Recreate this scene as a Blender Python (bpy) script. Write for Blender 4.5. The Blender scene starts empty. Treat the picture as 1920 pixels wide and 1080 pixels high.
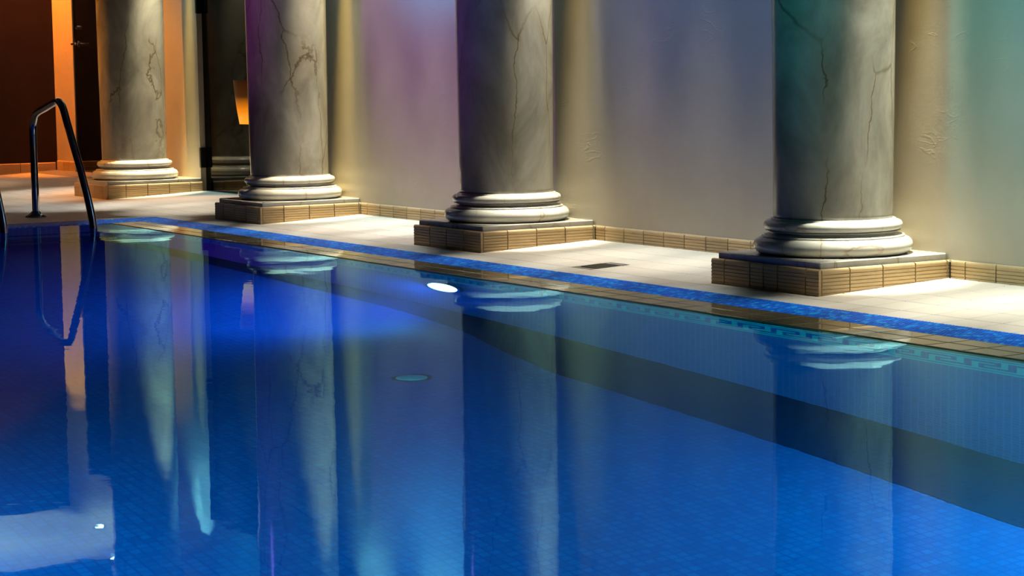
import bpy, bmesh, math, random
from mathutils import Vector, Matrix
random.seed(7)
C = bpy.context.scene.collection
SC = bpy.context.scene
S = 0.6                      # survey units -> metres (every length below is in survey units)
PI = math.pi

# ------------------------------------------------------------------ camera
cd = bpy.data.cameras.new('camera'); cam = bpy.data.objects.new('camera', cd); C.objects.link(cam)
cd.sensor_fit = 'HORIZONTAL'; cd.sensor_width = 36.0
cd.lens = 3845.7137 / 1920.0 * 36.0
cd.clip_start = 0.05; cd.clip_end = 100
M = Matrix(((0.520096, -0.080089, 0.850344), (0.853994, 0.065036, -0.516203), (-0.013961, 0.994664, 0.10222)))
cam.matrix_world = Matrix.Translation(Vector((12.53085, -7.35454, 1.240625)) * S) @ M.to_4x4()
SC.camera = cam

# ------------------------------------------------------------------ world, exposure
w = bpy.data.worlds.new('night'); SC.world = w; w.use_nodes = True
w.node_tree.nodes['Background'].inputs[0].default_value = (0.02, 0.025, 0.05, 1)
w.node_tree.nodes['Background'].inputs[1].default_value = 0.05
vs = SC.view_settings
vs.view_transform = 'Standard'; vs.look = 'None'; vs.gamma = 1.0; vs.use_curve_mapping = False
vs.exposure = 0.0
SC.cycles.caustics_refractive = False
SC.cycles.caustics_reflective = False
SC.cycles.max_bounces = 10
SC.cycles.sample_clamp_indirect = 6.0

# ------------------------------------------------------------------ lamps
def spot(name, loc, target, power, col, size=70, blend=.6, r=.04):
    d = bpy.data.lights.new(name, 'SPOT'); d.energy = power * S * S; d.color = col
    d.spot_size = math.radians(size); d.spot_blend = blend; d.shadow_soft_size = r * S
    o = bpy.data.objects.new(name, d); C.objects.link(o)
    o.location = Vector(loc) * S
    v = Vector(target) - Vector(loc)
    o.rotation_euler = v.to_track_quat('-Z', 'Y').to_euler()
    return o
def point(name, loc, power, col, r=.1):
    d = bpy.data.lights.new(name, 'POINT'); d.energy = power * S * S; d.color = col; d.shadow_soft_size = r * S
    o = bpy.data.objects.new(name, d); C.objects.link(o); o.location = Vector(loc) * S
    return o

WARM = (1.0, .93, .83)
YEL = (1.0, .70, .16)
# white downlights over the deck, three to a bay
DECK = [(-10.2, .2, WARM, 520), (-11.8, -1.2, WARM, 480), (-9.0, -.6, WARM, 400), (-7.2, .45, WARM, 700), (-6.0, .45, WARM, 700),
        (-3.2, .42, WARM, 620), (-2.38, .42, WARM, 700), (-1.5, .38, WARM, 560),
        (.55, .42, WARM, 560), (1.36, .42, WARM, 640), (2.2, .38, WARM, 520),
        (4.25, .42, WARM, 760), (5.07, .42, WARM, 860), (6.0, .38, WARM, 720), (7.0, .38, WARM, 660)]
for x, y, c, p in DECK: spot('downlight', (x, y, 4.36), (x, y, 0), p * 1.15, c, 26, 1.0, .05)
# a narrow lamp at the side of every column (axis x, axis y, colour, power)
KEY = [(-8.7245, .7614, (1.0, .90, .62), 3000), (-4.2649, .5202, (1.0, .86, .58), 2700), (-.5, .5202, (1.0, .95, .76), 2600), (3.2105, .5202, (.98, 1.0, .82), 3200)]
for x, y, c, p in KEY: spot('column_lamp', (x + .62, y + .20, 4.3), (x + .30, y + .10, 0), p, c, 17, .9, .04)
# unseen spots added to tint the wall yellow beside each column (column edge, wall face, power)
for cx, yw, p in ((-8.2245, 1.34, 2600), (-3.7649, .984, 4600), (0, .984, 1300), (3.7105, .984, 2200)):
    spot('yellow_fill', (cx - .09, yw - .21, 4.3), (cx - .40, yw, -.5), p, (1.0, .70, .17), 9, 1.0, .04)
# bluish washers high on the wall
CYW = (.42, .86, 1.0)
WASH = [(-3.67, .88, 3.6, 330), (-2.40, .88, 3.6, 420), (-1.12, .88, 3.6, 330), (1.36, .88, 3.6, 200), (2.63, .88, 3.6, 200),
        (5.07, .88, 3.6, 200), (6.34, .88, 3.6, 200), (-8.42, 1.24, 3.75, 480)]
for x, y, z, p in WASH: spot('wall_washer', (x, y, z), (x, y + .5, z - .75), p * 1.15, CYW, 100, 1.0, .03)
# colour floods on the far side of the pool, one to a bay and one for the lintel, plus added tint floods
FLOOD = [((-5.5, -4.2, 4.2), (-2.2, .98, 2.1), 950, (.72, .20, 1.0), 38),
         ((-1.2, -4.2, 4.2), (1.5, .98, 2.4), 720, (.10, .26, 1.0), 44),
         ((2.6, -4.2, 4.2), (5.1, .98, 1.7), 1250, (.03, .58, .66), 42),
         ((-2.4, -4.2, 4.2), (-2.35, .98, 3.15), 4200, (.0, .40, 1.0), 30),  # added to turn this bay's upper wall blue in the reflection
         ((-6.8, -4.0, 3.4), (-4.35, .3, 1.5), 130, (.8, .10, .9), 18),  # added purple tint for the second column
         ((-3.0, -4.0, 3.4), (-.6, .3, 1.5), 110, (.16, .12, 1.0), 18),  # added blue tint for the third column
         ((-9.5, -4.2, 4.2), (-7.0, 1.3, 4.0), 1800, (.06, .5, 1.0), 22)]
for l, t, p, c, a in FLOOD: spot('colour_flood', l, t, p, c, a, 1.0, .4)
# unseen spots added to brighten the coping along the pool edge
spot('edge_fill', (-7.6, .0, 4.36), (-7.6, -.44, 0), 420, (.90, .97, 1.0), 24, 1.0, .06)
for i in range(16):
    spot('edge_fill', (-5.2 + i * .9, .0, 4.36), (-5.2 + i * .9, -.56, 0), 400, (.90, .97, 1.0), 15, 1.0, .06)
# orange lamp of the corner at the pool's end, and an uplight on the pale ceiling there
spot('corner_lamp', (-14.1, .4, 4.2), (-13.9, 1.9, 1.4), 1500, (1.0, .22, .0), 50, .7, .08)
spot('corner_lamp', (-10.9, -1.0, 4.2), (-9.4, 1.0, 1.2), 1100, (1.0, .34, .03), 50, .9, .08)
spot('corner_uplight', (-13.0, -.6, 3.2), (-12.9, -.2, 4.47), 2000, (1.0, .76, .62), 110, .6, .08)
spot('corner_downlight', (-12.8, -.6, 4.36), (-12.8, -.5, 0), 420, (1.0, .70, .45), 40, 1.0, .08)
# lamps under the water
def pool_lamp(loc, tgt, p, c, size=150):
    spot('pool_light', loc, tgt, p, c, size, .8, .15)
POOL = [((.92, -.95, -.79), (-.6, -2.6, -2.0), 420, (.004, .44, 1.0), 150),
        ((7.6, -.95, -.9), (5.0, -5, -2.2), 400, (.004, 1.0, .95), 150),
        ((-2.6, -7.4, -1.0), (-2.4, -.8, -.6), 900, (1.0, .08, .9), 58),
        ((5.5, -7.4, -1.0), (4.9, -.8, -.9), 950, (.004, .95, .95), 100)]
for a in POOL: pool_lamp(*a)

# ------------------------------------------------------------------ node helpers
def newmat(name):
    m = bpy.data.materials.new(name); m.use_nodes = True
    nt = m.node_tree; b = nt.nodes['Principled BSDF']
    return m, nt, b
def N(nt, t, **k):
    n = nt.nodes.new(t)
    for a, v in k.items(): setattr(n, a, v)
    return n
def L(nt, a, b): nt.links.new(a, b)
def coords(nt, kind='Object'):
    tc = N(nt, 'ShaderNodeTexCoord'); mp = N(nt, 'ShaderNodeMapping')
    mp.inputs['Scale'].default_value = (1 / S, 1 / S, 1 / S)
    L(nt, tc.outputs[kind], mp.inputs['Vector'])
    return mp.outputs['Vector']
def scale(nt, v, s):
    mp = N(nt, 'ShaderNodeMapping'); mp.inputs['Scale'].default_value = s; L(nt, v, mp.inputs['Vector']); return mp.outputs['Vector']
def noise(nt, v, sc, det=4, rough=.55, dist=0):
    n = N(nt, 'ShaderNodeTexNoise'); n.inputs['Scale'].default_value = sc; n.inputs['Detail'].default_value = det
    n.inputs['Roughness'].default_value = rough; n.inputs['Distortion'].default_value = dist
    L(nt, v, n.inputs['Vector']); return n
def ramp(nt, fac, stops):
    r = N(nt, 'ShaderNodeValToRGB'); e = r.color_ramp.elements
    while len(e) < len(stops): e.new(.5)
    for i, (p, c) in enumerate(stops):
        e[i].position = p; e[i].color = (*c, 1) if len(c) == 3 else c
    L(nt, fac, r.inputs['Fac']); return r.outputs['Color']
def mix(nt, f, a, b, mode='MIX'):
    m = N(nt, 'ShaderNodeMix', data_type='RGBA', blend_type=mode)
    for s, v in ((m.inputs[0], f), (m.inputs[6], a), (m.inputs[7], b)):
        if hasattr(v, 'links'): L(nt, v, s)
        else: s.default_value = v if not isinstance(v, tuple) else (*v, 1)[:4]
    return m.outputs[2]
def math_(nt, op, a, b=None, c=None):
    m = N(nt, 'ShaderNodeMath', operation=op)
    for s, v in zip(m.inputs, (a, b, c)):
        if v is None: continue
        if hasattr(v, 'links'): L(nt, v, s)
        else: s.default_value = v
    return m.outputs[0]
def bump(nt, b, h, strength, dist=.01):
    n = N(nt, 'ShaderNodeBump'); n.inputs['Strength'].default_value = strength; n.inputs['Distance'].default_value = dist * S
    L(nt, h, n.inputs['Height']); L(nt, n.outputs[0], b.inputs['Normal']); return n
def simple(name, col, rough=.5, metal=0.0, spec=.5, coat=0.0):
    m, nt, b = newmat(name)
    b.inputs['Base Color'].default_value = (*col, 1); b.inputs['Roughness'].default_value = rough
    b.inputs['Metallic'].default_value = metal; b.inputs['Specular IOR Level'].default_value = spec
    b.inputs['Coat Weight'].default_value = coat
    v = coords(nt); n = noise(nt, v, 14, 3)
    L(nt, mix(nt, n.outputs['Fac'], tuple(c * .82 for c in col), tuple(min(1, c * 1.12) for c in col)), b.inputs['Base Color'])
    return m
def emit(name, col, st):
    m, nt, b = newmat(name); b.inputs['Base Color'].default_value = (*col, 1)
    b.inputs['Emission Color'].default_value = (*col, 1); b.inputs['Emission Strength'].default_value = st
    return m

def marble(name, light, dark, vein, veins=.75):
    m, nt, b = newmat(name)
    v = coords(nt)
    oi = N(nt, 'ShaderNodeObjectInfo')
    off = N(nt, 'ShaderNodeVectorMath', operation='SCALE'); L(nt, oi.outputs['Random'], off.inputs['Scale']); off.inputs[0].default_value = (31, 17, 53)
    ad = N(nt, 'ShaderNodeVectorMath', operation='ADD'); L(nt, v, ad.inputs[0]); L(nt, off.outputs[0], ad.inputs[1])
    v = ad.outputs[0]
    n1 = noise(nt, scale(nt, v, (1, 1, .6)), 2.6, 6, .6, .6)
    base = ramp(nt, n1.outputs['Fac'], [(.3, dark), (.5, tuple((a + c) / 2 for a, c in zip(light, dark))), (.68, light)])
    nw = noise(nt, v, 1.7, 5, .6)
    wv = N(nt, 'ShaderNodeVectorMath', operation='SCALE'); L(nt, nw.outputs['Color'], wv.inputs[0]); wv.inputs['Scale'].default_value = .22
    a2 = N(nt, 'ShaderNodeVectorMath', operation='ADD'); L(nt, v, a2.inputs[0]); L(nt, wv.outputs[0], a2.inputs[1])
    mp = N(nt, 'ShaderNodeMapping'); mp.inputs['Rotation'].default_value = (.22, .28, .4); mp.inputs['Scale'].default_value = (2.3, 2.3, .55)
    L(nt, a2.outputs[0], mp.inputs['Vector'])
    vo = N(nt, 'ShaderNodeTexVoronoi', feature='DISTANCE_TO_EDGE'); vo.inputs['Scale'].default_value = 1.0; L(nt, mp.outputs[0], vo.inputs['Vector'])
    line = ramp(nt, vo.outputs['Distance'], [(0.0, (1, 1, 1)), (.005, (.6, .6, .6)), (.012, (0, 0, 0))])
    halo = ramp(nt, vo.outputs['Distance'], [(0.0, (.22, .22, .22)), (.07, (0, 0, 0))])
    msk = ramp(nt, noise(nt, v, 1.3, 2).outputs['Fac'], [(.42, (0, 0, 0)), (.56, (1, 1, 1))])
    f = math_(nt, 'MULTIPLY', math_(nt, 'MULTIPLY', line, msk), veins)
    fh = math_(nt, 'MULTIPLY', halo, msk)
    col = mix(nt, fh, base, (.40, .30, .14))
    col = mix(nt, f, col, vein)
    L(nt, col, b.inputs['Base Color'])
    b.inputs['Roughness'].default_value = .15
    b.inputs['Specular IOR Level'].default_value = .5
    return m

def glazed(name, cols, rough=.35, rand=.5, grit=40, bumpy=.15):
    """ceramic: a tone of its own for every tile object"""
    m, nt, b = newmat(name)
    oi = N(nt, 'ShaderNodeObjectInfo')
    v = coords(nt)
    n = noise(nt, v, grit, 3)
    f = math_(nt, 'ADD', math_(nt, 'MULTIPLY', oi.outputs['Random'], rand), math_(nt, 'MULTIPLY', n.outputs['Fac'], 1 - rand))
    L(nt, ramp(nt, f, [(.15, cols[0]), (.85, cols[1])]), b.inputs['Base Color'])
    b.inputs['Roughness'].default_value = rough
    bump(nt, b, n.outputs['Fac'], bumpy, .004)
    return m

def mosaic(name, a1, a2, pitch, c0, c1, grout, rough=.3, gw=.1, bs=.4):
    """small square glass mosaic in the plane of the two axes"""
    m, nt, b = newmat(name)
    v = coords(nt)
    sx = N(nt, 'ShaderNodeSeparateXYZ'); L(nt, v, sx.inputs[0])
    u = math_(nt, 'DIVIDE', sx.outputs[a1], pitch); w_ = math_(nt, 'DIVIDE', sx.outputs[a2], pitch)
    cell = N(nt, 'ShaderNodeCombineXYZ'); L(nt, math_(nt, 'FLOOR', u), cell.inputs[0]); L(nt, math_(nt, 'FLOOR', w_), cell.inputs[1])
    wn = N(nt, 'ShaderNodeTexWhiteNoise', noise_dimensions='3D'); L(nt, cell.outputs[0], wn.inputs['Vector'])
    fu = math_(nt, 'ABSOLUTE', math_(nt, 'SUBTRACT', math_(nt, 'FRACT', u), .5)); fw = math_(nt, 'ABSOLUTE', math_(nt, 'SUBTRACT', math_(nt, 'FRACT', w_), .5))
    edge = math_(nt, 'GREATER_THAN', math_(nt, 'MAXIMUM', fu, fw), .5 - gw)
    big = noise(nt, v, 1.1, 3)
    f = math_(nt, 'ADD', math_(nt, 'MULTIPLY', wn.outputs['Value'], .7), math_(nt, 'MULTIPLY', big.outputs['Fac'], .3))
    col = ramp(nt, f, [(.1, c0), (.9, c1)])
    L(nt, mix(nt, edge, col, grout), b.inputs['Base Color'])
    b.inputs['Roughness'].default_value = rough
    bump(nt, b, math_(nt, 'SUBTRACT', 1.0, edge), bs, .003)
    return m

# ------------------------------------------------------------------ materials
MAT = {}
def plaster(name, c0, c1, rough=.5, spec=.5):
    m, nt, b = newmat(name)
    v = coords(nt)
    n = noise(nt, v, 1.6, 5, .6); f = noise(nt, v, 60, 3)
    t = noise(nt, scale(nt, v, (2.2, 2.2, 5.5)), 1.6, 3, .5, .8)
    tr = ramp(nt, t.outputs['Fac'], [(.57, (0, 0, 0)), (.60, (1, 1, 1)), (.64, (0, 0, 0))])
    sp = ramp(nt, noise(nt, v, 2.3, 1).outputs['Fac'], [(.60, (0, 0, 0)), (.66, (1, 1, 1))])
    L(nt, ramp(nt, n.outputs['Fac'], [(.3, c0), (.7, c1)]), b.inputs['Base Color'])
    h = math_(nt, 'ADD', math_(nt, 'MULTIPLY', f.outputs['Fac'], .25), math_(nt, 'MULTIPLY', n.outputs['Fac'], 2.0))
    h = math_(nt, 'ADD', h, math_(nt, 'MULTIPLY', math_(nt, 'MULTIPLY', tr, sp), .35))
    b.inputs['Roughness'].default_value = rough; b.inputs['Specular IOR Level'].default_value = spec
    bump(nt, b, h, .3, .006)
    return m
MAT['plaster'] = plaster('cream_plaster', (.41, .365, .28), (.48, .43, .34), .42)
MAT['dark_plaster'] = plaster('brown_paint', (.014, .005, .004), (.022, .008, .005), .75, .08)
MAT['ceiling'] = plaster('ceiling_paint', (.55, .5, .44), (.65, .6, .52), .7)
MAT['dark_ceiling'] = simple('navy_ceiling', (.02, .025, .05), .7)
MAT['marble'] = marble('veined_marble', (.53, .50, .42), (.23, .21, .17), (.06, .035, .012))
MAT['base_marble'] = marble('base_marble', (.70, .67, .60), (.52, .49, .43), (.25, .13, .03), .6)
MAT['slab_marble'] = marble('slab_marble', (.55, .53, .48), (.36, .34, .30), (.10, .07, .04), .5)
MAT['tile'] = glazed('ribbed_tan_tile', ((.42, .29, .14), (.56, .40, .21)), .45)
MAT['deck_tile'] = glazed('cream_deck_tile', ((.62, .56, .46), (.72, .67, .57)), .5, .6, 30)
MAT['grout'] = simple('grout', (.20, .16, .11), .8)
MAT['deck_grout'] = simple('deck_grout', (.20, .17, .13), .8)
MAT['dark_grout'] = simple('dark_grout', (.03, .022, .015), .8)
MAT['ledge_tile'] = simple('wet_ledge_tile', (.15, .115, .06), .05)
MAT['pool_wall'] = mosaic('wall_mosaic', 'X', 'Z', .05, (.07, .07, .30), (.09, .10, .38), (.11, .14, .46))
MAT['pool_end'] = mosaic('end_mosaic', 'Y', 'Z', .05, (.07, .07, .30), (.09, .10, .38), (.11, .14, .46))
MAT['pool_floor'] = mosaic('floor_mosaic', 'X', 'Y', .05, (.001, .08, .36), (.002, .12, .46), (.002, .07, .34))
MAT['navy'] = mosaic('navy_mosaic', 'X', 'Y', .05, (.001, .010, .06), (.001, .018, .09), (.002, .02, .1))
MAT['key'] = simple('turquoise_mosaic', (.01, .50, .60), .3)
MAT['chrome'] = simple('polished_steel', (.42, .42, .46), .06, 1.0)
MAT['black_glass'] = simple('black_glass', (.002, .002, .0025), .05, 0, .05)
MAT['black_metal'] = simple('black_metal', (.006, .006, .006), .35)
MAT['drain'] = simple('drain_metal', (.045, .045, .03), .5, .3)
MAT['white_plastic'] = simple('white_plastic', (.75, .78, .74), .3)

def coping_mat():
    m, nt, b = newmat('coping_mosaic')
    g = N(nt, 'ShaderNodeNewGeometry')
    v = coords(nt)
    q = N(nt, 'ShaderNodeVectorMath', operation='SNAP'); q.inputs[1].default_value = (.025, .025, 1); L(nt, v, q.inputs[0])
    wn = N(nt, 'ShaderNodeTexWhiteNoise', noise_dimensions='3D'); L(nt, q.outputs[0], wn.inputs['Vector'])
    L(nt, ramp(nt, wn.outputs['Value'], [(0, (.001, .10, .60)), (.75, (.002, .20, .85)), (1, (.03, .50, .98))]), b.inputs['Base Color'])
    b.inputs['Roughness'].default_value = .4
    b.inputs['Specular IOR Level'].default_value = .2
    return m
MAT['coping'] = coping_mat()

def water_mat():
    m, nt, b = newmat('pool_water')
    nt.nodes.remove(b)
    out = nt.nodes['Material Output']
    v = coords(nt)
    n1 = noise(nt, scale(nt, v, (1, 1, 1)), 2.2, 2, .5)
    n2 = noise(nt, scale(nt, v, (1, 1, 1)), 7.0, 2, .5)
    h = math_(nt, 'ADD', math_(nt, 'MULTIPLY', n1.outputs['Fac'], 1.0), math_(nt, 'MULTIPLY', n2.outputs['Fac'], .28))
    bp = N(nt, 'ShaderNodeBump'); bp.inputs['Strength'].default_value = 1.0; bp.inputs['Distance'].default_value = .0008 * S
    L(nt, h, bp.inputs['Height'])
    fr = N(nt, 'ShaderNodeFresnel'); fr.inputs['IOR'].default_value = 1.333; L(nt, bp.outputs[0], fr.inputs['Normal'])
    rf = N(nt, 'ShaderNodeBsdfRefraction'); rf.inputs['IOR'].default_value = 1.333; rf.inputs['Roughness'].default_value = 0
    rf.inputs['Color'].default_value = (.36, .84, 1, 1)
    gl = N(nt, 'ShaderNodeBsdfGlossy'); gl.inputs['Roughness'].default_value = .012; gl.inputs['Color'].default_value = (.36, .84, 1, 1)
    L(nt, bp.outputs[0], rf.inputs['Normal']); L(nt, bp.outputs[0], gl.inputs['Normal'])
    mx = N(nt, 'ShaderNodeMixShader'); L(nt, math_(nt, 'POWER', fr.outputs[0], 1.2), mx.inputs[0]); L(nt, rf.outputs[0], mx.inputs[1]); L(nt, gl.outputs[0], mx.inputs[2])
    L(nt, mx.outputs[0], out.inputs['Surface'])
    return m
MAT['water'] = water_mat()

# ------------------------------------------------------------------ geometry helpers
def mesh_from(name, bm, mat, smooth=False):
    me = bpy.data.meshes.new(name)
    bmesh.ops.scale(bm, vec=(S, S, S), verts=bm.verts)
    bm.normal_update(); bm.to_mesh(me); bm.free()
    for p in me.polygons: p.use_smooth = smooth
    me.materials.append(MAT[mat] if isinstance(mat, str) else mat)
    return me
def link(name, data, parent=None, loc=(0, 0, 0), rotz=0):
    o = bpy.data.objects.new(name, data); C.objects.link(o)
    if parent: o.parent = parent
    o.location = Vector(loc) * S; o.rotation_euler = (0, 0, rotz)
    return o
def obj(name, bm, mat, parent=None, loc=(0, 0, 0), rotz=0, smooth=False):
    return link(name, mesh_from(name, bm, mat, smooth), parent, loc, rotz)
def empty(name, loc, label=None, cat=None, group=None, kind=None, rotz=0):
    o = link(name, None, None, loc, rotz); o.empty_display_size = .1
    return tag(o, label, cat, group, kind)
def tag(o, label=None, cat=None, group=None, kind=None):
    if label: o['label'] = label
    if cat: o['category'] = cat
    if group: o['group'] = group
    if kind: o['kind'] = kind
    return o
def struct(o): o['kind'] = 'structure'; return o
def box(bm, a, b, bev=0, top_only=False):
    vs = [bm.verts.new((x, y, z)) for z in (a[2], b[2]) for y in (a[1], b[1]) for x in (a[0], b[0])]
    fs = [bm.faces.new([vs[i] for i in f]) for f in ((0, 2, 3, 1), (4, 5, 7, 6), (0, 1, 5, 4), (2, 6, 7, 3), (0, 4, 6, 2), (1, 3, 7, 5))]
    if bev:
        es = fs[1].edges if top_only else {e for f in fs for e in f.edges}
        bmesh.ops.bevel(bm, geom=list(es), offset=bev, segments=1, affect='EDGES')
    return bm
def bx(a, b, bev=0, top=False): return box(bmesh.new(), a, b, bev, top)
def lathe(prof, seg=64):
    bm = bmesh.new(); rings = []
    for r, z in prof:
        rings.append([bm.verts.new((r * math.cos(2 * PI * i / seg), r * math.sin(2 * PI * i / seg), z)) for i in range(seg)])
    for a, b in zip(rings, rings[1:]):
        for i in range(seg): bm.faces.new((a[i], a[(i + 1) % seg], b[(i + 1) % seg], b[i]))
    bm.faces.new(rings[0][::-1]); bm.faces.new(rings[-1])
    return bm
def tube(pts, r, seg=14, bm=None):
    bm = bm or bmesh.new(); pts = [Vector(p) for p in pts]; prev = None; up = None
    for i, p in enumerate(pts):
        d = (pts[min(i + 1, len(pts) - 1)] - pts[max(i - 1, 0)]).normalized()
        if up is None: up = d.orthogonal().normalized()
        up = (up - d * up.dot(d)).normalized(); s = d.cross(up)
        ring = [bm.verts.new(p + (up * math.cos(2 * PI * k / seg) + s * math.sin(2 * PI * k / seg)) * r) for k in range(seg)]
        if prev:
            for k in range(seg): bm.faces.new((prev[k], prev[(k + 1) % seg], ring[(k + 1) % seg], ring[k]))
        else: bm.faces.new(ring[::-1])
        prev = ring
    bm.faces.new(prev)
    return bm
def smooth_path(pts, n=8):
    pts = [Vector(p) for p in pts]; out = []
    for i in range(len(pts) - 1):
        p0, p1, p2, p3 = pts[max(i - 1, 0)], pts[i], pts[i + 1], pts[min(i + 2, len(pts) - 1)]
        for k in range(n):
            t = k / n
            out.append(.5 * ((2 * p1) + (p2 - p0) * t + (2 * p0 - 5 * p1 + 4 * p2 - p3) * t * t + (3 * p1 - p0 - 3 * p2 + p3) * t ** 3))
    return out + [pts[-1]]

# deck levels
RISE = .0457
YE = -.2645                 # deck / coping line
YW = -.50                   # foot of the coping
YL = -.81                   # edge of the wet tile ledge = pool wall face
ZW = -.03                   # water level
def dz(y): return RISE * max(y, YE)
YB = .984                   # face of the wall behind the columns
YP = 1.34                   # face of the wall beside the glass doors
XEND = -14.4
ZC = 4.47
X0 = -5.55                  # deck edge at the pool's end

# ------------------------------------------------------------------ setting: walls, ceiling
struct(obj('wall_back', box(bx((-4.95, YB, -.1), (13.6, YB + .4, ZC)), (-4.95, YB + .4, -.1), (-4.85, YP + .2, ZC)), 'plaster'))
struct(obj('wall_pier', bx((-9.75, YP, -.05), (-8.27, YP + .55, ZC)), 'plaster'))
struct(obj('wall_lintel', bx((-8.27, YP, 3.52), (-4.95, YP + .3, ZC)), 'plaster'))
bm = bx((XEND, 1.83, -.05), (-13.63, 2.1, ZC)); box(bm, (-13.63, 1.83, 3.9), (-9.75, 2.1, ZC)); struct(obj('wall_corner', bm, 'plaster'))
struct(obj('wall_end', bx((XEND - .3, -8.2, -.1), (XEND, 2.1, ZC)), 'dark_plaster'))
struct(obj('wall_front', bx((XEND, -8.5, -.1), (13.6, -8.2, ZC)), 'dark_plaster'))
struct(obj('wall_right', bx((13.6, -8.5, -.1), (13.9, 1.4, ZC)), 'dark_plaster'))
struct(obj('ceiling', bx((XEND - .3, -8.5, ZC), (-11.1, 2.1, ZC + .2)), 'ceiling'))
struct(obj('ceiling_pool', bx((-11.1, -8.5, ZC), (13.9, 2.1, ZC + .2)), 'dark_ceiling'))

# ------------------------------------------------------------------ floor with its tiles
PITCH = .245; JO = .008
def ztop(y): return dz(y)
bm = bmesh.new()
def slope_slab(bm, x0, x1, y0, y1, t):
    vs = [bm.verts.new(p) for p in ((x0, y0, dz(y0) - t - .2), (x1, y0, dz(y0) - t - .2), (x1, y1, dz(y1) - t - .2), (x0, y1, dz(y1) - t - .2),
                                    (x0, y0, dz(y0) - t), (x1, y0, dz(y0) - t), (x1, y1, dz(y1) - t), (x0, y1, dz(y1) - t))]
    for f in ((3, 2, 1, 0), (4, 5, 6, 7), (0, 1, 5, 4), (1, 2, 6, 5), (2, 3, 7, 6), (3, 0, 4, 7)): bm.faces.new([vs[i] for i in f])
slope_slab(bm, XEND, 13.6, YE, 1.9, .004)
slope_slab(bm, XEND, X0, -8.2, YE, .004)
floor = struct(obj('floor', bm, 'deck_grout'))
COLX = {'a': -8.2245, 'b': -3.7649, 'c': 0.0, 'd': 3.7105}
CY = {'a': .2412, 'b': 0, 'c': 0, 'd': 0}
def under_plinth(x0, x1, y0, y1):
    for k, cx in COLX.items():
        if x0 > cx - 1.0 and x1 < cx and y0 > CY[k]: return True
    return False
ROWS = [(YE, -.07)] + [(-.07 + i * PITCH, -.07 + (i + 1) * PITCH) for i in range(6)]
def tile_bm(wx, wy, bm=None, x=0, y=0, z=0, sl=RISE):
    bm = bm or bmesh.new(); e = .004; t = .012
    def v(px, py, pz): return bm.verts.new((px, py, pz + z + sl * (py - y)))
    x0, x1, y0, y1 = x + JO / 2, x + wx - JO / 2, y + JO / 2, y + wy - JO / 2
    lo = [v(x0, y0, -t), v(x1, y0, -t), v(x1, y1, -t), v(x0, y1, -t)]
    md = [v(x0, y0, -e / 2), v(x1, y0, -e / 2), v(x1, y1, -e / 2), v(x0, y1, -e / 2)]
    hi = [v(x0 + e, y0 + e, 0), v(x1 - e, y0 + e, 0), v(x1 - e, y1 - e, 0), v(x0 + e, y1 - e, 0)]
    for a, b in ((lo, md), (md, hi)):
        for i in range(4): bm.faces.new((a[i], a[(i + 1) % 4], b[(i + 1) % 4], b[i]))
    bm.faces.new(hi)
    return bm
cache = {}
DRAIN = (1.295, 1.525, -.01, .235)
far = bmesh.new(); count = 0
NX0 = -13                   # grid index where x = 2.25 is index 0
for iy, (y0, y1) in enumerate(ROWS):
    if y0 > 1.36: continue
    for ix in range(-70, 46):
        x0 = 2.25 + ix * PITCH; x1 = x0 + PITCH
        if x0 < XEND: continue
        ylim = YB if x0 > -5.0 else (1.34 if x0 > -9.8 else 1.83)
        if y0 > ylim - .02: continue
        yy1 = min(y1, ylim)
        if under_plinth(x0, x1, y0, yy1): continue
        if x0 < DRAIN[1] - .1 and x1 > DRAIN[0] + .1 and iy == 1: continue
        if x1 > X0 and x0 > -5.2 and count < 298:
            k = (round(yy1 - y0, 3),)
            if k not in cache: cache[k] = mesh_from('floor_tile', tile_bm(PITCH, yy1 - y0), 'deck_tile')
            link('floor_tile', cache[k], floor, (x0, y0, dz(y0))); count += 1
        else:
            tile_bm(PITCH, yy1 - y0, far, x0, y0, dz(y0))
for iy in range(1, 34):     # the deck beyond the pool's end
    y1 = YE - (iy - 1) * PITCH; y0 = y1 - PITCH
    for ix in range(-70, 0):
        x0 = 2.25 + ix * PITCH
        if x0 < XEND or x0 + PITCH > X0 + .001 and x0 > X0: continue
        tile_bm(min(PITCH, X0 - x0), PITCH, far, x0, y0, dz(YE), 0)
o = obj('floor_tile_field', far, 'deck_tile', floor); o['kind'] = 'stuff'

# drain cover in the deck
d = empty('floor_drain', (1.41, .1125, dz(.1125)), 'square dark metal drain cover set in the pale deck tiles', 'drain')
bm = bx((-.112, -.118, -.012), (.112, .118, -.002))
obj('drain_pan', bm, 'dark_grout', d)
bm = bmesh.new()
for a, b in (((-.112, -.118), (.112, -.104)), ((-.112, .104), (.112, .118)), ((-.112, -.104), (-.098, .104)), ((.098, -.104), (.112, .104))):
    box(bm, (*a, -.01), (*b, .001))
obj('drain_frame', bm, 'drain', d)
bm = bmesh.new()
for i in range(9): box(bm, (-.095 + i * .0215, -.104, -.008), (-.095 + i * .0215 + .015, .104, 0))
obj('grate', bm, 'drain', d)
d.rotation_euler = (math.atan(RISE), 0, 0)

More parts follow.
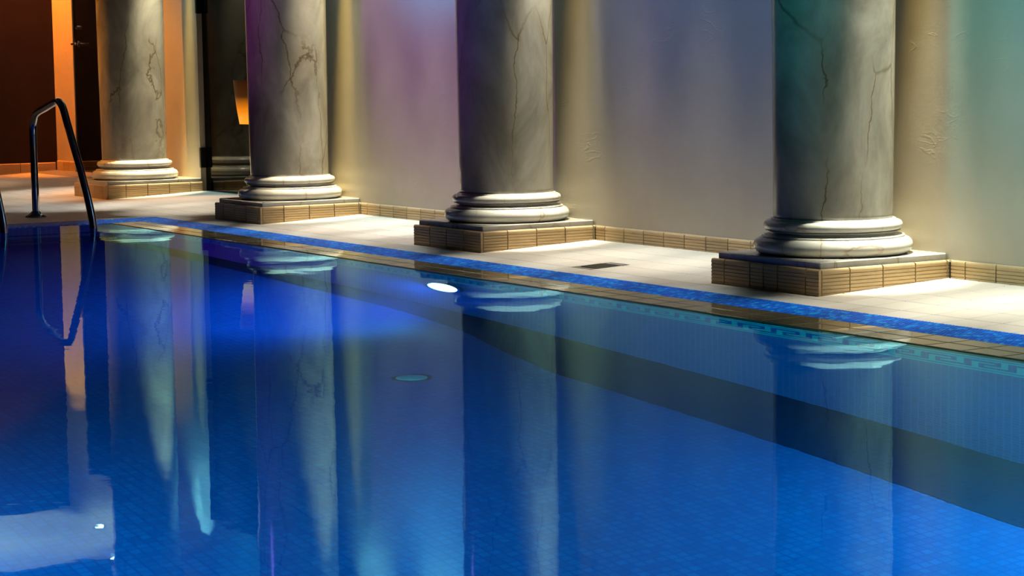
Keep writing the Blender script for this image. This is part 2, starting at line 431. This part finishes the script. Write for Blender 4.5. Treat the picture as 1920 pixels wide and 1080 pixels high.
# ------------------------------------------------------------------ ribbed tiles
def ribbed(wd, zb, H=.15, th=.02):
    """one ribbed ceramic tile with a bullnose top, front towards -y, between zb and H"""
    prof = [(0, zb)]
    pitch = .0205
    z = H - .030
    gs = []
    while z > zb + .006: gs.append(z); z -= pitch
    for g in reversed(gs):
        prof += [(0, g - .0042), (.0045, g - .0025), (.0045, g + .0005), (0, g + .002)]
    for k in range(4):
        a = PI / 2 * k / 3
        prof.append((.014 - .014 * math.cos(a), H - .014 + .014 * math.sin(a)))
    prof += [(th, H), (th, zb)]
    bm = bmesh.new()
    A = [bm.verts.new((JO / 2, y, z)) for y, z in prof]; B = [bm.verts.new((wd - JO / 2, y, z)) for y, z in prof]
    n = len(prof)
    for i in range(n): bm.faces.new((A[i], A[(i + 1) % n], B[(i + 1) % n], B[i])[::-1])
    bm.faces.new(A); bm.faces.new(B[::-1])
    bmesh.ops.recalc_face_normals(bm, faces=bm.faces)
    return bm
rc = {}
def rib(parent, name, loc, wd, zb, H=.15, rotz=0):
    k = (round(wd, 3), round(zb, 2), round(H, 3))
    if k not in rc: rc[k] = mesh_from(name, ribbed(k[0], k[1], k[2]), 'tile')
    return link(name, rc[k], parent, loc, rotz)

# ------------------------------------------------------------------ columns
def torus(rc_, zc, rr, rz, a0, a1, n):
    return [(rc_ + rr * math.cos(a0 + (a1 - a0) * i / n), zc + rz * math.sin(a0 + (a1 - a0) * i / n)) for i in range(n + 1)]
ZS = .188
LOWER = [(.40, ZS)] + torus(.408, .238, .058, .05, -PI / 2, PI / 2, 12) + [(.418, .288), (.418, .297), (.402, .300)]
NECK = [(.402, .300)] + [(.402 - .028 * math.sin(PI * i / 8) - .01 * i / 8, .300 + .022 * i / 8) for i in range(1, 9)] + [(.394, .325)]
UPPER = [(.385, .325)] + torus(.372, .355, .034, .030, -PI / 2, PI / 2, 10) + [(.366, .387), (.366, .394), (.352, .398)]
def shaft_prof():
    return [(.3496, .396), (.3496, .42), (.352, .8), (.3565, 1.4), (.3630, 2.4), (.3630, 3.6), (.358, 4.05), (.385, 4.08), (.385, 4.13), (.362, 4.15)]
CAPITAL = [(.362, 4.15)] + torus(.40, 4.22, .06, .05, -PI / 2, PI / 2, 8) + [(.47, 4.29), (.50, 4.33)]
shaft_me = lower_me = None
FRONT = {'a': (.02, .13, .245, .245, .245, .115), 'b': (.20, .245, .245, .245, .065), 'c': (.25, .25, .25, .25), 'd': (.13, .245, .125, .13, .25, .12)}
LAB = {'a': 'veined cream marble column beside the orange wall, farthest from the camera',
       'b': 'veined marble column with purple shaded side beside the black glass door',
       'c': 'veined grey marble column standing behind the lit underwater lamp',
       'd': 'teal shaded grey marble column, nearest and widest of the four'}
for k, cx in COLX.items():
    y0 = CY[k]; dep = (YP if k == 'a' else YB) - y0
    ax, ay = cx - .5, y0 + .5202
    zo = RISE * y0
    t = empty('marble_column', (ax, ay, zo), LAB[k], 'column', 'marble columns along the pool deck')
    if shaft_me is None:
        shaft_me = mesh_from('shaft', lathe(shaft_prof(), 96), 'marble', True)
        lower_me = [mesh_from('torus_moulding', lathe(LOWER, 96), 'base_marble', True), mesh_from('scotia', lathe(NECK, 96), 'base_marble', True),
                    mesh_from('torus_moulding', lathe(UPPER, 96), 'base_marble', True), mesh_from('capital', lathe(CAPITAL, 64), 'base_marble', True),
                    mesh_from('abacus', bx((-.52, -.45, 4.33), (.52, .455, ZC - .004), .01), 'base_marble')]
    link('shaft', shaft_me, t)
    for n, me in zip(('torus_moulding', 'scotia', 'torus_moulding', 'capital', 'abacus'), lower_me): link(n, me, t)
    lx, ly = cx - 1.0 - ax, y0 - ay                      # local corner of the plinth (left front)
    obj('plinth_slab', bx((lx + .03, ly + .032, .12), (lx + .968, ly + dep - .002, ZS), .006), 'slab_marble', t)
    obj('plinth_core', bx((lx + .012, ly + .012, -.03), (lx + .988, ly + dep - .002, .138)), 'dark_grout', t)
    x = lx
    for wd in FRONT[k]:
        rib(t, 'plinth_tile', (x, ly, 0), wd, -.01); x += wd
    y = ly + .018
    for wd in (.205, .245, .245, .245, max(.03, dep - .018 - .94)):
        rib(t, 'plinth_tile', (lx + 1.0, y, 0), wd, RISE * (y - ly) - .012, .15, PI / 2); y += wd

# ------------------------------------------------------------------ skirting tiles along the walls
bb = struct(obj('baseboard_back', bx((-4.9, YB - .012, 0), (13.4, YB, .138)), 'dark_grout'))
for a, b in ((-3.7649 + .0, -1.0), (0.0, 2.7105), (3.7105, 8.4)):
    x = a + .02; first = True
    while x < b - .03:
        wd = .12 if first else PITCH
        first = False
        wd = min(wd, b - x)
        rib(bb, 'baseboard_tile', (x, YB - .02, 0), wd, dz(YB) - .006); x += wd
    obj('baseboard_ledge', bx((a + .003, YB - .012, .138), (b - .003, YB, .1495)), 'deck_tile', bb)
be = struct(obj('baseboard_end', bx((XEND, -8.2, -.02), (XEND + .008, 1.83, .18)), 'dark_grout'))
y = 1.80
while y > -2.4:
    wd = PITCH * 2
    y -= wd
    # front towards +x
    rib(be, 'baseboard_tile', (XEND + .02, y, .035), wd, -.05, .15, PI / 2)
bc = struct(obj('baseboard_corner', bx((XEND + .02, 1.822, 0), (-13.63, 1.83, .2)), 'dark_grout'))
x = XEND + .03
while x < -13.65:
    wd = min(PITCH, -13.64 - x); rib(bc, 'baseboard_tile', (x, 1.81, .06), wd, -.02, .15); x += wd

# ------------------------------------------------------------------ coping mosaic (edge of the pool)
XP0, XP1, YP1 = X0 + .245, 13.2, -7.9     # pool: x from XP0, y from YW down to YP1
bm = bmesh.new()
def cz(t): return dz(YE) + (-.029 - dz(YE)) * (t ** 1.15)        # t 0 at the deck, 1 at the water
def quad_strip(p00, p10, p11, p01): bm.faces.new([bm.verts.new(p) for p in (p00, p10, p11, p01)])
K = 10
for i in range(K):
    t0, t1 = i / K, (i + 1) / K
    ya, yb = YE + (YW - YE) * t0, YE + (YW - YE) * t1
    xa, xb = X0 + .245 * t0, X0 + .245 * t1
    quad_strip((xb, yb, cz(t1)), (13.4, yb, cz(t1)), (13.4, ya, cz(t0)), (xa, ya, cz(t0)))
    quad_strip((xa, ya, cz(t0)), (xa, -8.2, cz(t0)), (xb, -8.2, cz(t1)), (xb, yb, cz(t1)))
quad_strip((XP0, YL, -.029), (XP0, -8.2, -.029), (XP0, -8.2, -.09), (XP0, YL, -.09))
bmesh.ops.recalc_face_normals(bm, faces=bm.faces)
trim = struct(obj('trim_1', bm, 'coping'))
bm = bmesh.new()
P25 = .0245
def tessera(c, ux, uy, h):
    """a small raised mosaic stone at c with half-axes ux, uy"""
    n = Vector(ux).cross(Vector(uy)).normalized()
    if n.z < 0: n = -n
    rx = random.uniform(-.05, .05); ry = random.uniform(-.05, .05)
    lo = [Vector(c) + Vector(ux) * a * .93 + Vector(uy) * b * .93 for a, b in ((-1, -1), (1, -1), (1, 1), (-1, 1))]
    hi = [Vector(c) + Vector(ux) * a * .62 + Vector(uy) * b * .62 + n * (h + .006 * (rx * a + ry * b)) for a, b in ((-1, -1), (1, -1), (1, 1), (-1, 1))]
    L_ = [bm.verts.new(p) for p in lo]; H_ = [bm.verts.new(p) for p in hi]
    for i in range(4): bm.faces.new((L_[i], L_[(i + 1) % 4], H_[(i + 1) % 4], H_[i]))
    bm.faces.new(H_)
for i in range(K):
    t = (i + .5) / K; y = YE + (YW - YE) * t; z = cz(t); sl = (cz((i + 1) / K) - cz(i / K)) / P25
    n = int((7.6 - X0) / P25)
    for j in range(n):
        x = X0 + .245 * t + (j + .5 + .5 * (i % 2)) * P25
        if x > 7.6: break
        tessera((x, y, z), (P25 / 2, 0, 0), (0, -P25 / 2, sl * P25 / 2), .0035)
    for j in range(130):
        yy = y - (j + .5) * P25
        tessera((X0 + .245 * t, yy, z), (P25 / 2, 0, sl * P25 / 2), (0, P25 / 2, 0), .0035)
bmesh.ops.recalc_face_normals(bm, faces=bm.faces)
o = obj('mosaic_stones', bm, 'coping', trim); o['kind'] = 'stuff'

# ------------------------------------------------------------------ wet tile ledge at water level
lg = struct(obj('trim_2', bx((XP0 - .1, YL, -.12), (13.4, YW + .02, -.0275)), 'ledge_tile'))
lc = mesh_from('ledge_tile', tile_bm(PITCH, .155, sl=0), 'ledge_tile')
x = 2.25 - 30 * PITCH
while x < 7.6:
    for y in (YL, YL + .155): link('ledge_tile', lc, lg, (x, y, -.0255))
    x += PITCH

# ------------------------------------------------------------------ pool basin
def zf(x): return -1.82 - .075 * x
ZB = -3.2
wp = struct(obj('wall_pool', bx((XP0 - .2, YL, ZB), (XP1, YL + .2, -.06)), 'pool_wall'))
struct(obj('wall_pool_end', bx((XP0 - .2, YP1 - .2, ZB), (XP0, YL, -.09)), 'pool_end'))
struct(obj('wall_pool_front', bx((XP0, YP1 - .2, ZB), (XP1, YP1, -.05)), 'pool_wall'))
struct(obj('wall_pool_right', bx((XP1, YP1 - .2, ZB), (XP1 + .2, YL + .2, -.05)), 'pool_end'))
def sloped(pts, up, dn):
    bm = bmesh.new()
    hi = [bm.verts.new((x, y, zf(x) + up)) for x, y in pts]; lo = [bm.verts.new((x, y, zf(x) - dn)) for x, y in pts]
    n = len(pts); bm.faces.new(hi); bm.faces.new(lo[::-1])
    for i in range(n): bm.faces.new((hi[i], hi[(i + 1) % n], lo[(i + 1) % n], lo[i]))
    bmesh.ops.recalc_face_normals(bm, faces=bm.faces)
    return bm
struct(obj('floor_pool', sloped([(XP0, YP1), (XP1, YP1), (XP1, YL), (XP0, YL)], 0, .2), 'pool_floor'))
# darker mosaic strip on the floor along the foot of the wall
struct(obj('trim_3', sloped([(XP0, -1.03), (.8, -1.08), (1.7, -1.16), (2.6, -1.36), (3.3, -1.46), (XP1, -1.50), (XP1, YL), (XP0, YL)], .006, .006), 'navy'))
# Greek key band, one motif per repeat, as inlaid mosaic
def key_bm():
    bm = bmesh.new(); p = .28; zt, zb = -.10, -.49; h = (zt - zb) / 9
    def r(u0, u1, r0, r1): box(bm, (u0 * p, -.004, zb + r0 * h), (u1 * p, .002, zb + r1 * h))
    r(0, 1, 8.2, 9); r(0, 1, 0, .8)                 # border lines
    r(0, .16, 3.2, 7.6)                             # block hanging from the top
    r(.34, .50, 1.4, 5.8)                           # block rising from the bottom
    r(.16, 1, 6.8, 7.6)                             # upper bar
    r(.50, .86, 5.0, 5.8); r(.62, 1.0, 3.2, 4.0); r(-.5 + .5, .34, 1.4, 2.2); r(.5, 1, 1.4, 2.2)
    return bm
kme = mesh_from('key_motif', key_bm(), 'key')
x = -5.0
x0k = 5.377 - 38 * .28
for i in range(46):
    x = x0k + i * .28
    if XP0 < x < 8.0: link('key_motif', kme, wp, (x, YL, 0))

# underwater lamp in the pool wall
t = empty('pool_lamp', (.92, YL, -.79), 'bright white round underwater lamp glowing in the pool wall', 'lamp')
def disc_y(r, y0, y1, n=32):
    bm = lathe([(r, 0), (r, y1 - y0)], n); bmesh.ops.rotate(bm, verts=bm.verts, matrix=Matrix.Rotation(PI / 2, 3, 'X')); bmesh.ops.translate(bm, vec=(0, -y0, 0), verts=bm.verts); return bm
def ring_y(r0, r1, y0, y1, n=32):
    bm = bmesh.new(); pr = [(r1, 0), (r1, y1), (r0, y1), (r0, 0)]
    R_ = [[bm.verts.new((r * math.cos(2 * PI * i / n), -y, r * math.sin(2 * PI * i / n))) for i in range(n)] for r, y in pr]
    for a in range(3):
        for i in range(n): bm.faces.new((R_[a][i], R_[a][(i + 1) % n], R_[a + 1][(i + 1) % n], R_[a + 1][i]))
    bmesh.ops.recalc_face_normals(bm, faces=bm.faces); return bm
obj('lamp_rim', ring_y(.20, .235, 0, .03), 'chrome', t)
obj('lamp_lens', disc_y(.20, 0, .02), emit('lamp_glow', (.85, .8, 1.0), 9.0), t)
# inlet / drain cover on the pool floor
t = empty('floor_inlet', (2.94, -2.17, zf(2.94)), 'pale turquoise round inlet cover on the blue pool floor', 'drain')
obj('inlet_disc', lathe([(.085, 0), (.085, .012), (.07, .02), (.02, .026)], 32), 'key', t)
obj('inlet_ring', lathe([(.11, 0), (.11, .006), (.09, .009)], 32), 'dark_grout', t)

# water
bm = bmesh.new()
bm.faces.new([bm.verts.new(p) for p in ((XP0 - .12, YP1, ZW), (XP1, YP1, ZW), (XP1, YL + .06, ZW), (XP0 - .12, YL + .06, ZW))])
wt = tag(obj('pool_water', bm, 'water'), 'still clear blue water filling the mosaic pool', 'water', None, 'structure')

# ------------------------------------------------------------------ glass doors
def door_lever(parent, x, y, z):
    h = obj('door_handle', tube(smooth_path([(x, y, z), (x, y - .07, z), (x + .01, y - .085, z), (x + .05, y - .088, z), (x + .17, y - .085, z)], 6), .014), 'chrome', parent, smooth=True)
    bm = disc_y(.045, 0, .012); bmesh.ops.translate(bm, vec=(x, y, z), verts=bm.verts); obj('rose', bm, 'chrome', h, smooth=False)
    return h
d1 = struct(link('door_1', None, None, (0, 0, 0))); d1.empty_display_size = .1
obj('door_panel', bx((-8.27, 1.40, .055), (-6.62, 1.425, 3.50), .004), 'black_glass', d1)
obj('door_panel', bx((-6.61, 1.40, .055), (-4.96, 1.425, 3.50), .004), 'black_glass', d1)
obj('door_frame', box(box(bx((-8.27, 1.395, 3.46), (-4.95, 1.45, 3.52)), (-4.99, 1.395, .02), (-4.95, 1.45, 3.46)), (-8.268, 1.405, .02), (-8.245, 1.45, 3.46)), 'black_metal', d1)
for z in (.31, 1.97): obj('hinge', bx((-8.285, 1.333, z), (-8.245, 1.40, z + .22), .004), 'black_metal', d1)
d2 = struct(link('door_2', None, None, (0, 0, 0)))
obj('door_panel', bx((-13.60, 1.86, .08), (-11.7, 1.90, 3.88), .004), 'black_glass', d2)
obj('door_panel', bx((-11.69, 1.86, .08), (-9.76, 1.90, 3.88), .004), 'black_glass', d2)
obj('door_frame', box(bx((-13.63, 1.84, .06), (-13.60, 1.92, 3.9)), (-13.6, 1.84, 3.88), (-9.76, 1.92, 3.9)), 'black_metal', d2)
door_lever(d2, -13.52, 1.86, 1.75)
k = obj('door_lock', disc_y(.03, 0, .03), 'chrome', d2, (-13.46, 1.86, 1.96))
bm = disc_y(.012, .03, .04); obj('keyhole', bm, 'black_metal', k)

# orange wall lamp beside the glass door
t = empty('wall_lamp', (-6.93, 1.40, .75), 'orange glowing tapered wall lamp on the black glass door beside a column', 'lamp')
bm = bmesh.new()
prof = [(.255, .50), (.24, .35), (.215, .18), (.19, .05), (.17, .07)]
seg = 16; rings = []
for r, z in prof:
    rings.append([bm.verts.new((-r * math.cos(PI * i / seg) * 1.05, -r * .8 * math.sin(PI * i / seg) - .004, z)) for i in range(seg + 1)])
for a, b in zip(rings, rings[1:]):
    for i in range(seg): bm.faces.new((a[i], a[i + 1], b[i + 1], b[i]))
def lamp_shade_mat():
    m, nt, b = newmat('amber_shade')
    v = coords(nt); sx = N(nt, 'ShaderNodeSeparateXYZ'); L(nt, v, sx.inputs[0])
    c = ramp(nt, sx.outputs['Z'], [(.06, (1.0, .38, .01)), (.20, (.85, .22, .0)), (.33, (.05, .012, 0)), (.5, (.02, .004, 0))])
    L(nt, c, b.inputs['Emission Color']); b.inputs['Emission Strength'].default_value = 1.0
    b.inputs['Base Color'].default_value = (.04, .015, .004, 1)
    return m
o = obj('lamp_shade', bm, lamp_shade_mat(), t, smooth=True)
obj('lamp_bracket', bx((-.03, -.06, .46), (.03, 0, .56), .004), 'black_metal', t)

# ------------------------------------------------------------------ recessed ceiling downlights seen mirrored in the water
glow = emit('downlight_glow', (1, .95, .85), 25.0)
def fixture(x, y, label, group='recessed ceiling downlights'):
    t = empty('ceiling_downlight', (x, y, ZC), label, 'ceiling light', group)
    bm = lathe([(.07, -.012), (.085, -.012), (.085, 0)], 24); obj('rim', bm, 'chrome', t)
    bm = lathe([(.055, -.02), (.055, -.006)], 20); obj('diffuser', bm, glow, t)
for i, (x, y) in enumerate(((-12.66, 1.62), (-11.05, 1.24), (-10.18, 1.67), (-9.7, 1.68))):
    if y > 1.3 and x > -9.75: y = 1.25
    fixture(x, y, ('round recessed downlight in the pale ceiling above the corner', 'round recessed downlight at the edge of the pale ceiling',
                   'round recessed downlight above the dark door', 'round recessed downlight nearest the first column')[i])

# ------------------------------------------------------------------ pool ladder
def rail_pts(dy):
    pts = [(-6.33, -.02), (-6.33, .30), (-6.33, .75), (-6.30, .90), (-6.20, .97), (-5.95, 1.02), (-5.66, 1.075), (-5.56, 1.075), (-5.46, 1.02), (-5.37, .90), (-5.22, .70), (-5.0, .40), (-4.83, .12), (-4.77, -.06), (-4.76, -.4), (-4.76, -1.6)]
    return smooth_path([(x, -1.15 + dy, z) for x, z in pts], 6)
lad = empty('pool_ladder', (-5.6, -1.6, dz(YE)), 'polished steel pool ladder with arched handrails at the deck corner', 'ladder')
B_ = Vector((-5.6, -1.6, dz(YE)))
for dy in (0, -.80):
    pts = [p - B_ for p in rail_pts(dy)]
    r_ = obj('handrail', tube(pts, .034, 16), 'chrome', lad, smooth=True)
    bm = lathe([(.036, .06), (.045, .05), (.07, .025), (.10, .012), (.10, 0)][::-1], 28)
    bmesh.ops.translate(bm, vec=Vector((-6.33, -1.15 + dy, dz(YE))) - B_, verts=bm.verts)
    obj('flange', bm, 'chrome', r_, smooth=True)
for z in (-.45, -.85, -1.25):
    obj('tread', bx(Vector((-4.80, -1.95, z)) - B_, Vector((-4.66, -1.15, z + .03)) - B_, .005), 'chrome', lad)
